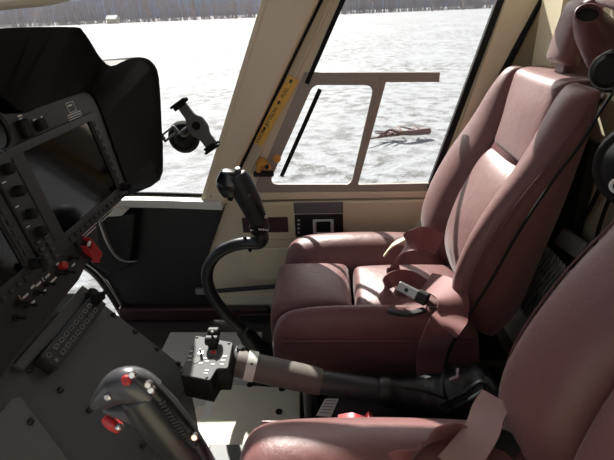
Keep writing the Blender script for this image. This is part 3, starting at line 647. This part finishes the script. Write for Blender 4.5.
# ------------------------------------------------------------------ seats
FZ = [.33,.38,.44,.50,.60,.70,.80,.88,.935]; FXv = [.345,.310,.285,.278,.305,.352,.415,.455,.487]
BZ = [.33,.40,.50,.62,.75,.935]; BXv = [.385,.425,.445,.468,.492,.522]
fx = lambda z: float(np.interp(z, FZ, FXv)); bx = lambda z: float(np.interp(z, BZ, BXv))
def fxs(z): return sum(fx(z+d) for d in (-.03,-.015,0,.015,.03))/5
YS = 1.17
FIN, NIN = [.05,.06,.09,.125,.165], [.18,.17,.142,.135,.125]
def seat(label):
    t = thing('cockpit_seat', (.15, YS, 0), label, 'seat', 'burgundy leather cockpit seats')
    b = MB(); b.box((.20,YS,.125), (.26,.225,.125), ch=.012); obj('seat_base', b, M_vblack, t, sm=False)
    b = MB(); b.tube([V((-.075,YS-.235,.002)), V((-.075,YS-.235,.25))], .013, 12, 1); obj('front_post', b, M_grey, t)
    b = MB(); b.tube([V((-.075,YS+.235,.002)), V((-.075,YS+.235,.25))], .013, 12, 1); obj('front_post', b, M_grey, t)
    for s in (-1, 1):                                    # cushion bolsters
        yi, yo = (YS-.192, YS-.262) if s < 0 else (YS+.045, YS+.252); rz = .0 if s < 0 else .022
        ztop = lambda x: .402+.012*math.sin(min(1,max(0,(x+.15)/.5))*math.pi)
        F = lambda u, v: V((-.178+.55*v, yi+(yo-yi)*u, ztop(-.178+.55*v)+(.018+rz)*math.sin(math.pi*min(1,u*1.1))-.018*u*u))
        B = lambda u, v: V((-.150+.51*v, yi+(yo-yi)*u, .235))
        b = MB(); b.puff(F, B, 20, 40, 4 if s < 0 else 5, 8); o = obj('cushion_bolster', b, M_leather, t, ang=180)
        b = MB(); b.tube([V((x, yo+s*.0005, .355-.014*k)) for x in (-.125,-.05,.05,.15,.25,.34)] if False else [V((x, yo-s*.001, .352)) for x in (-.130,-.05,.05,.15,.25,.34)], .0028, 6, 3); obj('piping', b, M_leather2, o)
        b = MB(); b.tube([V((x, yo-s*.001, .338)) for x in (-.130,-.05,.05,.15,.25,.34)], .0018, 6, 3); obj('stitching', b, M_leather2, o)
    for (xa, xb, dz) in ((-.176,.052,.004), (.050,.37,-.004)):
        F = lambda u, v: V((xa+(xb-xa)*v, YS-.194+.241*u, .398+dz+.020*(math.sin(math.pi*u)*math.sin(math.pi*v))**.6))
        B = lambda u, v: V((xa+.012+(xb-xa-.012)*v, YS-.194+.241*u, .25))
        b = MB(); b.puff(F, B, 30, 24, 22, 16 if xa < 0 else 26); obj('cushion_panel', b, M_leather, t, ang=180)
    # backrest
    wid = lambda z: float(np.interp(z, [.33,.45,.70,.86,.935], [.225,.252,.252,.243,.228]))
    F = lambda u, v: V((fxs(.34+.58*v)+.06, YS+(2*u-1)*(wid(.34+.58*v)-.012), .34+.582*v)); B = lambda u, v: V((bx(.34+.58*v)+.012, YS+(2*u-1)*(wid(.34+.58*v)-.02), .34+.582*v))
    b = MB(); b.puff(B, F, 20, 24, 10, 14); obj('backrest_shell', b, M_leather2, t, ang=180)
    for s in (-1, 1):
        zz = lambda v: .345+.592*v
        inn = lambda z, s=s: float(np.interp(z, [.34,.5,.72,.83,.935], FIN if s > 0 else NIN))
        F = lambda u, v: V((fxs(zz(v))-.008*math.sin(math.pi*u)+(1-u)**1.6*.85*float(np.interp(zz(v),[.45,.74,.93],[.035,.048,.004]))+.012*u**4, YS+s*(inn(zz(v))+(wid(zz(v))-inn(zz(v)))*u), zz(v)+.004*math.sin(math.pi*u)-.012*u*u*v))
        B = lambda u, v: V((bx(zz(v)), YS+s*(inn(zz(v))+(wid(zz(v))-inn(zz(v)))*u), zz(v)-.006))
        b = MB(); b.puff(F, B, 22, 50, 5.5, 16); o = obj('backrest_bolster', b, M_leather, t, ang=180)
        P_ = [V((fxs(z)+.030, YS+s*(wid(z)+.0005), z)) for z in (.40,.46,.52,.60,.70,.80,.87,.905)]
        b = MB(); b.tube(P_, .0020, 6, 3); obj('piping', b, M_leather2, o)
        b = MB(); b.tube([p+V((.010,0,0)) for p in P_], .0011, 6, 3); obj('stitching', b, M_leather2, o)
    for (za, zb, d0, d1) in ((.36,.742,.042,.046), (.740,.938,.058,.006)):
        zz = lambda v: za+(zb-za)*v
        ya = lambda z: YS-float(np.interp(z, [.34,.5,.72,.83,.935], NIN))-.002; yb = lambda z: YS+float(np.interp(z, [.34,.5,.72,.83,.935], FIN))+.002
        F = lambda u, v: V((fxs(zz(v))+d0+(d1-d0)*v-.010*math.sin(math.pi*u)*math.sin(math.pi*v), ya(zz(v))+(yb(zz(v))-ya(zz(v)))*u, zz(v)))
        B = lambda u, v: V((fxs(zz(v))+.10, ya(zz(v))+(yb(zz(v))-ya(zz(v)))*u, zz(v)-.004))
        b = MB(); b.puff(F, B, 26, 26, 20, 14); obj('backrest_panel', b, M_leather, t, ang=180)
    return t
s1 = seat('burgundy leather seat beside the cream door, loose harness buckle on its cushion')
def copy_tree(o, parent=None):
    c = o.copy(); COL.objects.link(c); c.parent = parent
    for ch in list(o.children): copy_tree(ch, c)
    return c
s2 = copy_tree(s1); s2.location = s1.location+V((-.012,-.785,.026)); s2['label'] = 'nearest burgundy leather seat, cut off at the lower right of the photo'
# ------------------------------------------------------------------ harness pieces
far_belt = thing('seat_harness', (.25,1.12,.40), 'loose burgundy lap belt with a metal buckle on the seat beside the door', 'seat belt')
def rib(name, pts, ws, wd, m, parent, sub=8):
    b = MB(); b.ribbon([at(x, y, Z=z) if not isinstance(z, tuple) else at(x, y, Y=z[0]) for x, y, z in pts], ws, wd, sub=sub); return obj(name, b, m, parent)
rib('lap_strap', [(440,244,.50),(425,238,.52),(412,242,.53),(402,252,.50),(394,266,.45),(398,280,.425),(410,288,.420)], [(-.2,.4,.9),(.1,.5,.8),(.3,.6,.6),(.5,.7,.3),(.5,.8,.1),(.3,.9,0),(.3,.9,0)], .062, M_web, far_belt)
rib('lap_strap', [(432,292,.425),(412,279,.450),(395,278,.465),(385,287,.450),(388,300,.430),(405,306,.425),(425,310,.425)], [(0,.3,.9),(0,.3,.9),(.1,.3,.9),(.2,.3,.8),(.1,.7,.5),(0,.9,.2),(0,1,.1)], .040, M_web, far_belt)
rib('lap_strap', [(425,284,.445),(440,286,.470),(452,297,.475),(452,315,.450),(440,332,.428),(432,352,(.905,)),(431,378,(.885,))], [(.6,.5,.5),(.8,.4,.3),(.95,.2,.1),(1,.1,0),(1,0,0),(1,0,.1),(1,0,0)], .072, M_web, far_belt)
bk = Fr(at(409,291,Z=.462), (at(421,297,Z=.455)-at(397,285,Z=.468)), (.1,.35,.9))
b = MB(); b.fbox(bk, -.030,.030,-.013,.013,-.004,.004,.003); bo = obj('buckle', b, M_steel, far_belt, label='brushed metal buckle tongue')
b = MB(); b.cyl(bk.P(-.006,0,-.0045), bk.N, .005, .009, 14); obj('buckle_hole', b, M_vblack, bo)
b = MB(); b.fbox(bk, .020,.050,-.016,.016,-.012,.008,.004); obj('buckle_body', b, M_vblack, bo)
b = MB(); b.tube([at(389,311,Z=.432), at(408,314,Z=.432), at(424,310,Z=.432)], .010, 8, 4, flat=.6); obj('webbing_fold', b, M_webd, far_belt)
rib('strap_edge', [(384,256,.455),(392,246,.485),(402,240,.50),(412,236,.515)], [(.3,.8,.1)]*4, .022, M_tan, far_belt)
nb = thing('seat_harness', (.2,.5,.40), 'burgundy belt webbing folded over the rear of the nearest seat cushion', 'seat belt')
rib('lap_strap', [(404,470,0.471),(417,452,0.476),(432,440,0.481),(450,438,0.476),(462,448,0.466),(470,470,0.456)], [(.5,.8,.2),(.7,.6,.3),(.8,.3,.4),(.8,.1,.5),(.6,.3,.6),(.5,.6,.3)], .060, M_web, nb)
rib('lap_strap', [(452,470,0.476),(470,448,0.488),(482,430,0.494),(488,412,0.498),(497,398,0.506)], [(.9,.3,.1),(.9,.3,.1),(.9,.2,.1),(.9,-.1,.1),(.8,-.3,.1)], .050, M_webl, nb)
rib('webbing_tail', [(440,470,0.461),(470,452,0.468),(500,440,0.470),(520,452,0.466)], [(.4,.9,.2)]*4, .035, M_webd, nb)
# ------------------------------------------------------------------ collective lever between the seats
cv = thing('collective_lever', (.30,.80,.0), 'charcoal collective lever between the two seats with a grey switch box', 'control lever')
BF = Fr((0,0,.375), (1,0,0), (0,.96,.06)); bq = lambda x, y: BF.at(x, y)
shape = [bq(180,375), bq(210,381), bq(217,369), bq(228,369), bq(233,343), bq(196,336)]
hb = plate('switch_box', BF, rp(shape, .004), .062, M_vblack, cv, n0=-.064, bev=.003)
plate('face_plate', BF, rp(shape, .006), .004, M_boxface, hb, n0=-.002, bev=.0015, label='grey face plate with small white legends')
for x, y in ((197,338),(229,344),(182,373),(207,378)):
    b = MB(); b.cyl(BF.P(*bq(x,y), .001), BF.N, .0032, .003, 12, ch=.001); obj('screw', b, M_vblack, hb)
b = MB(); c = bq(196,361); b.cyl(BF.P(*c,.001), BF.N, .0090, .0018, 20); obj('blanked_hole', b, M_vblack, hb)
b = MB(); c = bq(201,354); b.cyl(BF.P(*c,.001), BF.N, .0062, .003, 8); b.tube([BF.P(*c,.003), BF.P(c[0]+.002,c[1]-.003,.016)], [.0022,.003], 8, 1); obj('toggle_switch', b, M_steel, hb)
b = MB(); c = bq(213.5,354); b.ring(BF.P(*c,.003), BF.N, .0075, .0025, 20, 8); obj('button_collar', b, M_grey, hb)
b = MB(); b.cyl(BF.P(*c,.001), BF.N, .0062, .007, 20, ch=.002); obj('push_button', b, M_red, hb, label='round red push button')
c = bq(212,351)
b = MB(); b.cyl(BF.P(c[0],c[1]+.012,.0), BF.N, .011, .014, 20, ch=.002); b.tube([BF.P(c[0]-.012,c[1]+.012,.020), BF.P(c[0]+.012,c[1]+.012,.020)], .011, 14, 1); obj('trim_hat', b, M_vblack, hb)
b = MB(); b.tube([BF.P(c[0]-.009,c[1]+.030,.026), BF.P(c[0]+.011,c[1]+.030,.026)], .012, 14, 1); b.ball(BF.P(c[0]+.002,c[1]+.012,.032), .0025, 8, 6); obj('trim_hat', b, M_vblack, hb)
b = MB(); b.ball(BF.P(c[0]+.002,c[1]+.018,.0385), .003, 8, 6); obj('trim_hat_tip', b, M_white, hb)
for pts in ([(191,352,.008),(190,357,.008),(206,359,.010),(207,362,.008),(190,361,.010),(201,364,.009)], [(225,357,.010),(223,361,.010),(222,365,.008),(207,371,.008),(206,374,.008),(213,365,.008)]):
    bars('legend_print', pts, hb, h=.002, fr=BF, n=.0030)
b = MB(); b.tube([at(224,360,Y=.80), at(246,366,Y=.80)], .026, 18, 1); b.box(at(240,352,Y=.82), (.012,.012,.010), ch=.003); obj('neck', b, M_vblack, cv)
b = MB(); b.cyl(at(241,352,Y=.82)+V((0,0,.006)), (0,-.2,1), .009, .010, 14, ch=.003); obj('friction_knob', b, M_rubber, cv)
p0, p1, p2, p3 = at(240,364,Y=.80), at(317,381,Y=.80), at(388,392,Y=.80), at(395,393,Y=.80)
b = MB(); b.tube([p0, p0.lerp(p1,.02), p0.lerp(p1,.96), p1], [.029,.031,.031,.028], 24, 2); obj('friction_sleeve', b, M_foam, cv)
b = MB(); b.tube([p1, p2], .0265, 24, 1); obj('tube', b, M_tube, cv)
b = MB(); b.tube([p1-V((.004,0,0)), p1+V((.004,0,0))], .030, 24, 1); obj('collar', b, M_grey, cv)
# pale clip wrapped round the sleeve
d = (p1-p0).normalized(); c = p0.lerp(p1,.14); a_ = V((0,-.6,.8)); a_ = (a_-d*a_.dot(d)).normalized(); bb = d.cross(a_); b = MB(); secs = []
for k in range(-7,8):
    th = k/7*1.35; e = a_*math.cos(th)+bb*math.sin(th); secs.append([c+e*.0325-d*.011, c+e*.0325+d*.011, c+e*.035+d*.011, c+e*.035-d*.011])
b.loft(secs); cl_ = obj('clip', b, M_whitep, cv)
b = MB(); b.ball(c+a_*.036, .003, 8, 6); obj('clip_rivet', b, M_vblack, cl_)
b = MB(); bp_ = [at(378,390,Y=.80), at(386,391,Y=.80), at(392,392,Y=.80), at(402,394,Y=.80), at(425,396,Y=.80), at(450,396,Y=.79), at(472,391,Y=.79), at(488,383,Y=.79)]
b.tube(bp_, [.030,.034,.033,.036,.046,.056,.060,.048], 36, 10)
for i, p in enumerate(b.v):
    s_ = (math.sin(p.x*95+p.z*60)+.6*math.sin(p.x*180-p.y*90+1))*.0022*min(1,max(0,(p.x-.17)/.05)); cdir = (p-V((p.x,.80,.31))).normalized(); b.v[i] = p+cdir*s_
obj('leather_boot', b, M_boot, cv)
b = MB(); b.tube([at(386,374,Y=.80)-V((0,.01,-.002)), at(386,374,Y=.80)], .004, 8, 1); 
d2 = (p3-p2).normalized()
b = MB(); b.tube([p2-d2*.008, p2+d2*.010], .0335, 24, 1); obj('boot_collar', b, M_vblack, cv)
# folds and pale tab on the boot
b = MB(); b.tube([at(404,387,Y=.755), at(425,391,Y=.748), at(445,398,Y=.742)], .004, 8, 6); b.tube([at(440,404,Y=.738), at(462,394,Y=.735), at(480,382,Y=.74), at(484,390,Y=.74), at(466,402,Y=.735), at(446,412,Y=.74)], .005, 8, 6); obj('boot_fold', b, M_boot, cv)
tb = Fr(at(454,376,Y=.75), (1,0,.5), (0,.5,.8)); plate('boot_tab', tb, [(-.012,-.006),(.008,-.006),(.016,.012),(.010,.012),(.004,.0),(-.012,-.001)], .002, M_chrome, cv, bev=.0005)
# black tray between the seat bases, placard, red ribbon
b = MB(); b.box((.22,.79,.115), (.24,.115,.115), ch=.008); tag(obj('seat_gap_box', b, M_vblack, sm=False), 'black box filling the gap between the two seat bases', 'box')
TF = Fr((0,0,.232), (1,0,0), (0,1,0)); tq = lambda x, y: TF.at(x, y)
qd = [tq(339,399), tq(331,417), tq(316,416), tq(325,399)]
pc = plate('white_placard', TF, qd, .0015, M_whitep, bev=.0003); tag(pc, 'small white printed placard on the black box beneath the collective', 'placard')
b = MB()
for i in range(5):
    t = .14+.17*i; a, c = V((*ln(qd[0],qd[1],t),0)), V((*ln(qd[3],qd[2],t),0)); w_ = V((qd[1][0]-qd[0][0], qd[1][1]-qd[0][1],0))*.016; a, c = a.lerp(c,.12), a.lerp(c,.85)
    b.add([TF.P(p.x,p.y,.0018) for p in (a-w_, c-w_, c+w_, a+w_)], [(0,1,2,3)])
obj('print_lines', b, M_ink, pc, sm=False)
b = MB(); b.ribbon([at(338,419,Z=.35), at(352,417,Z=.362), at(364,420,Z=.36), at(369,416,Z=.372), at(373,421,Z=.355)], [(0,1,0)]*5, .018); tag(obj('red_ribbon', b, M_red), 'bright red pull ribbon at the far edge of the nearest seat cushion', 'ribbon')
# ------------------------------------------------------------------ cyclic sticks
cs = thing('cyclic_stick', (-.25,1.16,0), 'black curved cyclic stick with pistol grip in front of the seat beside the door', 'control stick')
YC = 1.16; A = lambda x, y, d=0: at(x, y, Y=YC+d)
b = MB(); b.tube([A(260,231), A(262,238), A(258,243), A(246,243), A(232,246), A(217,254), A(208,268), A(208,284), A(216,301), A(230,318), A(244,331), A(256,345)], [.020,.020,.019,.018,.0175,.0175,.0175,.0175,.0175,.0175,.018,.020], 18, 6, dome=True); obj('stick_tube', b, mat('stick_black', (30,33,36), .35), cs)
b = MB(); b.tube([A(258,224), A(260,231)], [.026,.026], 20, 1); ck = obj('clamp_collar', b, M_rubber, cs)
b = MB(); 
for k in range(9):
    x = 251+k*2.1; b.box(A(x, 229.5-(k-4)**2*-.05, -.026+abs(k-4)*.0015), (.0018,.001,.0022))
obj('collar_print', b, M_white, ck, sm=False)
b = MB(); b.tube([A(236,177), A(240,183), A(247,196), A(253,209), A(258,220), A(260,228)], [.028,.030,.029,.026,.023,.024], 22, 6, flat=1.15); gr = obj('grip', b, M_black, cs)
b = MB(); b.tube([A(230,172), A(230,183), A(232,194)], [.022,.031,.022], 18, 5, flat=1.2, ex=2.6); obj('grip_head', b, mat('glossy_black_grip', (24,25,27), .25, coat=.4), cs)
b = MB(); b.tube([A(238,174,-.005), A(246,186,-.01), A(257,203,-.01), A(265,219,-.005)], [.012,.013,.013,.011], 12, 4, flat=.5); obj('grip_spine', b, M_rubber, cs)
b = MB(); b.tube([A(231,196,-.01), A(230,200,-.012)], .007, 10, 1); obj('trigger', b, M_rubber, cs)
b = MB(); b.cyl(A(238,171), (0,-.3,1), .009, .010, 14, ch=.003); b.ball(A(249,195,-.03), .004, 8, 6); obj('trim_hat', b, M_grey, cs)
b = MB(); b.ball(A(266,217,-.024), .0055, 10, 8); obj('clamp_screw', b, M_steel, cs)
for x, y in ((245,238),(250,250)):
    b = MB(); b.ball(A(x,y,-.01), .006, 10, 8); obj('clamp_screw', b, M_rubber, cs)
b = MB(); bpts = [A(243,330), A(254,345), A(266,362), A(276,385)]; b.tube(bpts, [.022,.035,.050,.062], 28, 8)
for i, p in enumerate(b.v): b.v[i] = p+V((math.sin(p.z*130+p.x*40),math.cos(p.z*110),0))*.0025
obj('leather_boot', b, M_boot, cs)
YN = .40; A = lambda x, y, d=0: at(x, y, Y=YN+d)
cn = thing('cyclic_stick', (-.19,YN,0), 'nearest cyclic grip, worn grey head with red buttons over a diamond textured handle', 'control stick')
b = MB(); b.tube([A(140,393), A(150,406), A(163,422), A(178,442), A(194,466), A(206,490), A(213,520)], [.022,.025,.026,.025,.024,.024,.024], 26, 8, flat=1.15); obj('grip', b, M_grip, cn)
b = MB(); b.tube([A(93,407), A(100,402), A(110,394), A(122,386), A(135,386), A(148,395)], [.004,.009,.014,.0185,.0195,.019], 22, 8, flat=1.2); hd = obj('grip_head', b, M_griphead, cn)
b = MB(); b.cyl(A(127,380,-.018), (-.15,-1,.75), .0060, .004, 18, ch=.002); obj('push_button', b, M_red, hd, label='round red button on the head')
b = MB(); b.cyl(A(109,396,-.016), (-.3,-1,.2), .0045, .004, 12, ch=.001); obj('chrome_button', b, M_chrome, hd)
b = MB(); b.tube([A(106,418,-.004), A(112,424,-.006), A(119,428,-.004)], [.0065,.0075,.007], 12, 4); obj('trigger', b, M_red, hd, label='faded red trigger')
b = MB(); b.tube([A(104,410), A(114,409), A(132,410), A(147,418)], [.004,.010,.016,.016], 16, 6, flat=.9); obj('trigger_guard', b, M_griphead, hd)
b = MB(); b.ball(A(119,427,-.012), .005, 10, 8); obj('trigger_pin', b, M_chrome, hd)
b = MB(); b.tube([A(131,372,-.008), A(143,380,-.010), A(155,390,-.010), A(172,408,-.008), A(188,428,-.008), A(202,450,-.008), A(210,470,-.008)], [.005,.008,.008,.007,.007,.007,.006], 12, 6, flat=.8); sp_ = obj('grip_spine', b, M_black, cn)
b = MB()
for k in range(16):
    t = k/15; x = 163+33*t; y = 402+43*t+2*math.sin(t*3); b.box(A(x-1, y+1, -.017), (.0042,.001,.0009), Fr((0,0,0),(1,0,.5),(0,1,0)))
obj('spine_ribs', b, M_griphead, sp_)
for x, y in ((133,374),(149,384),(152,389),(195,436)):
    b = MB(); b.cyl(A(x,y,-.014), (.1,-1,.5), .0048, .005, 12, ch=.0015); obj('spine_screw', b, M_chrome, sp_)
# ------------------------------------------------------------------ phone holder at the windshield
ph = thing('phone_holder', at(190,133,Y=1.44), 'black spring phone holder stuck to the windshield by a suction cup', 'phone holder')
YP = 1.36; A = lambda x, y, d=0: at(x, y, Y=YP+d)
b = MB(); b.cyl(A(184,137,.085), (0,-1,.1), .052, .014, 32, r2=.046, ch=.004); b.cyl(A(184,137,.075), (0,-1,.1), .036, .03, 24, r2=.018, ch=.004); obj('suction_cup', b, M_rubber, ph)
b = MB(); b.tube([A(184,133,.06), A(184,133,.03), A(190,128,.012)], [.010,.012,.010], 12, 4); obj('arm', b, M_black, ph)
c0, c1 = A(181,103), A(213,146); HFm = Fr(c0, c1-c0, V((0,-.0,1)).cross(c1-c0)); L = (c1-c0).length
HFm = Fr((c0+c1)/2, c1-c0, V((c1-c0)).cross(V((0,1,0)))); 
if HFm.N.y > 0: HFm = Fr(HFm.O, HFm.U, -HFm.V)
plate('cradle', HFm, rp([(-L/2,-.015),(-L*.2,-.016),(-L*.08,-.030),(L*.12,-.030),(L*.25,-.019),(L/2,-.019),(L/2,.019),(L*.25,.019),(L*.12,.030),(-L*.08,.030),(-L*.2,.016),(-L/2,.015)], .008), .012, M_grey, ph, n0=0, bev=.003)
b = MB(); b.cyl(HFm.P(.0,0,.010), HFm.N, .013, .005, 20, ch=.002); obj('center_button', b, M_rubber, ph)
for s, (x, y) in ((-1,(180,103)),(1,(212,146))):
    b = MB(); uu = s*L/2; b.fbox(HFm, uu-.006, uu+.006, -.027, .027, 0, .012, .003); b.fbox(HFm, uu+s*.004-.004, uu+s*.004+.004, -.027, .027, .008, .030, .003); b.fbox(HFm, uu-s*.006-.005, uu-s*.006+.005, -.020, .020, .026, .031, .002); obj('clamp_jaw', b, M_rubber, ph)
q = [A(164,142,.02), A(178,131,.02), A(182,136,.02), A(170,149,.02)]
fr_ = Fr(q[0], q[1]-q[0], V((0,-1,0)).cross(q[1]-q[0])*-1); Lq = (q[1]-q[0]).length
plate('clip_frame', fr_, rect(0, Lq, -.022, .004, .003), .010, M_grey, ph, holes=[rect(.010, Lq-.010, -.016, -.003, .002)], bev=.002)
# ------------------------------------------------------------------ headrest, sleeve, headset, net, bits on the bulkhead
hr = thing('headrest', (.58,1.17,.93), 'burgundy leather headrest pad fixed to the cream bulkhead above the far seat', 'headrest')
zz = lambda v: .952+.143*v
F = lambda u, v: V((.525+.008*v-.006*math.sin(math.pi*u), 1.135+.110*u-.045*v, zz(v))); B = lambda u, v: V((.565+.012*v, 1.138+.104*u-.045*v, zz(v)))
b = MB(); b.puff(F, B, 20, 24, 7, 8); obj('pad', b, M_leather, hr, ang=180)
b = MB(); b.box((.575,1.185,.945), (.03,.025,.03), ch=.004); obj('mount', b, M_leather2, hr, sm=False)
b = MB(); p = at(588,13,X=.475); q = at(599,36,X=.53); r_ = at(612,64,X=.565); n = 26
def rng(c, rx, rz, k=1): return [c+V((.25*rz*math.sin(2*math.pi*j/n), rx*math.cos(2*math.pi*j/n), rz*math.sin(2*math.pi*j/n))) for j in range(n)]
AX = V((-.42,-.72,.55)).normalized(); SA = V((.75,-.66,-.2)); SA = (SA-AX*SA.dot(AX)).normalized(); SB = AX.cross(SA)
def rng(c, rx, rz, k=1): return [c+SA*rx*math.cos(2*math.pi*j/n)+SB*rz*math.sin(2*math.pi*j/n) for j in range(n)]
b.loft([rng(r_,.050,.030), rng(q,.044,.034), rng(p.lerp(q,.4)-AX*.004,.034,.028), rng(p-AX*.006,.024,.020), rng(p,.0235,.0195), rng(p+AX*.001,.0215,.0175), rng(p-AX*.002,.020,.016), rng(p-AX*.02,.019,.015), rng(p-AX*.022,.014,.008)])
_rm = rng; svb = MB(); svb.loft([rng(p-AX*.014,.0196,.0156), rng(p-AX*.010,.0196,.0156)])  # black disc stands in for the shade inside the sleeve
sv = tag(obj('leather_sleeve', b, M_leather2, ang=70), 'rolled burgundy leather sleeve with a dark open end beside the headrest', 'sleeve')
obj('opening_shade', svb, M_vblack, sv)
b = MB(); b.tube([at(597,-8,X=.55), at(606,-3,X=.54), at(616,0,X=.53), at(640,12,X=.53)], [.010,.016,.016,.016], 14, 6); obj('strap_cover', b, M_leather, sv)
hs_ = thing('headset', at(604,75,X=.50), 'black headset hanging beside the backrest with its cord running down', 'headset')
c = at(614,71,X=.47); ax = V((-.75,-.65,.1)).normalized()
b = MB(); b.cyl(c, ax, .028, .026, 28, ch=.008); b.ring(c+ax*.004, ax, .029, .006, 28, 8); e1 = obj('ear_cup', b, M_rubber, hs_)
b = MB()
for k in range(7): b.ring(c+ax*(.006+.003*k), ax,   .0285, .0012, 24, 6)
obj('cup_ridges', b, M_grey, e1)
c2 = at(638,168,X=.47); 
b = MB(); b.tube([c2-ax*.030, c2-ax*.012, c2], [.055,.062,.050], 28, 4); b.ring(c2-ax*.012, ax, .061, .008, 32, 10); e2_ = obj('ear_cup', b, M_rubber, hs_)
b = MB(); b.ring(at(618,186,X=.44), ax, .010, .003, 20, 8); obj('cup_emblem', b, M_white, e2_)
b = MB(); b.tube([c-ax*.01, at(618,95,X=.46), at(628,115,X=.47), at(634,140,X=.48), c2-ax*.03], .006, 10, 6); obj('headband', b, M_black, hs_)
cp = [(616,88,.905),(600,112,.90),(580,145,.895),(552,182,.892),(520,230,.888),(490,282,.885),(465,322,.880),(448,355,.86),(443,384,.72),(452,408,.70),(472,422,.72)]
b = MB(); b.tube([at(x, y, Y=d) for x, y, d in cp], .0032, 10, 8); obj('cord', b, M_rubber, hs_)
# black liner on the bulkhead behind the far seat
b = MB(); b.box((.615,1.26,.52), (.014,.19,.27), ch=.008); tag(obj('bulkhead_liner', b, M_black, sm=False), 'black padded liner on the cream bulkhead behind the far seat', 'liner')
for i, (a, c) in enumerate((((592,130),(548,262)),((606,200),(578,262)),((640,190),(598,246)))):
    pass
for lab, L in (('black shoulder strap over the cream bulkhead, next to the far backrest', [(600,188),(590,208),(573,238),(560,262)]), ('black shoulder strap over the cream bulkhead, running down behind the nearest backrest', [(614,192),(607,205),(598,232),(592,262)])):
    b = MB(); b.ribbon([at(x, y, X=.60) for x, y in L], [(0,1,.1)]*4, .011); 
    tag(obj('shoulder_strap', b, M_webd), lab, 'strap', 'black straps between the seats')
BK = Fr((.585,0,0), (0,1,0), (0,0,1)); k_ = lambda x, y: BK.at(x, y)
plate_ = plate('metal_bracket', BK, rp([k_(563,228), k_(583,243), k_(574,258), k_(553,243)], .003), .012, M_boxface2, bev=.002); tag(plate_, 'plain grey metal bracket low behind the far backrest', 'bracket')
b = MB(); NX = .56; y0, y1, z0, z1 = .90, 1.19, .26, .51
for s in (-1,1):
    for i in range(-14, 26):
        yy = y0+i*.0165; a = V((NX, yy, z0)); c = V((NX, yy+s*.25*.62, z1))
        def cut(a, c):
            ts = [0, 1]
            for lim in (y0, y1):
                if abs(c.y-a.y) > 1e-6:
                    t = (lim-a.y)/(c.y-a.y)
                    if 0 < t < 1: ts.append(t)
            ts.sort(); return [(a.lerp(c,t0), a.lerp(c,t1)) for t0, t1 in zip(ts, ts[1:]) if y0 <= a.lerp(c,(t0+t1)/2).y <= y1]
        for p, q in cut(a, c): b.tube([p+V((s*.0018,0,0)), q+V((s*.0018,0,0))], .0026, 5, 1)
net = tag(obj('storage_net', b, M_mesh), 'grey diamond mesh pocket behind the far backrest', 'net')
b = MB(); b.box((NX+.02,1.045,.385), (.006,.145,.125), ch=.002); obj('net_backing', b, M_vblack, net, sm=False)
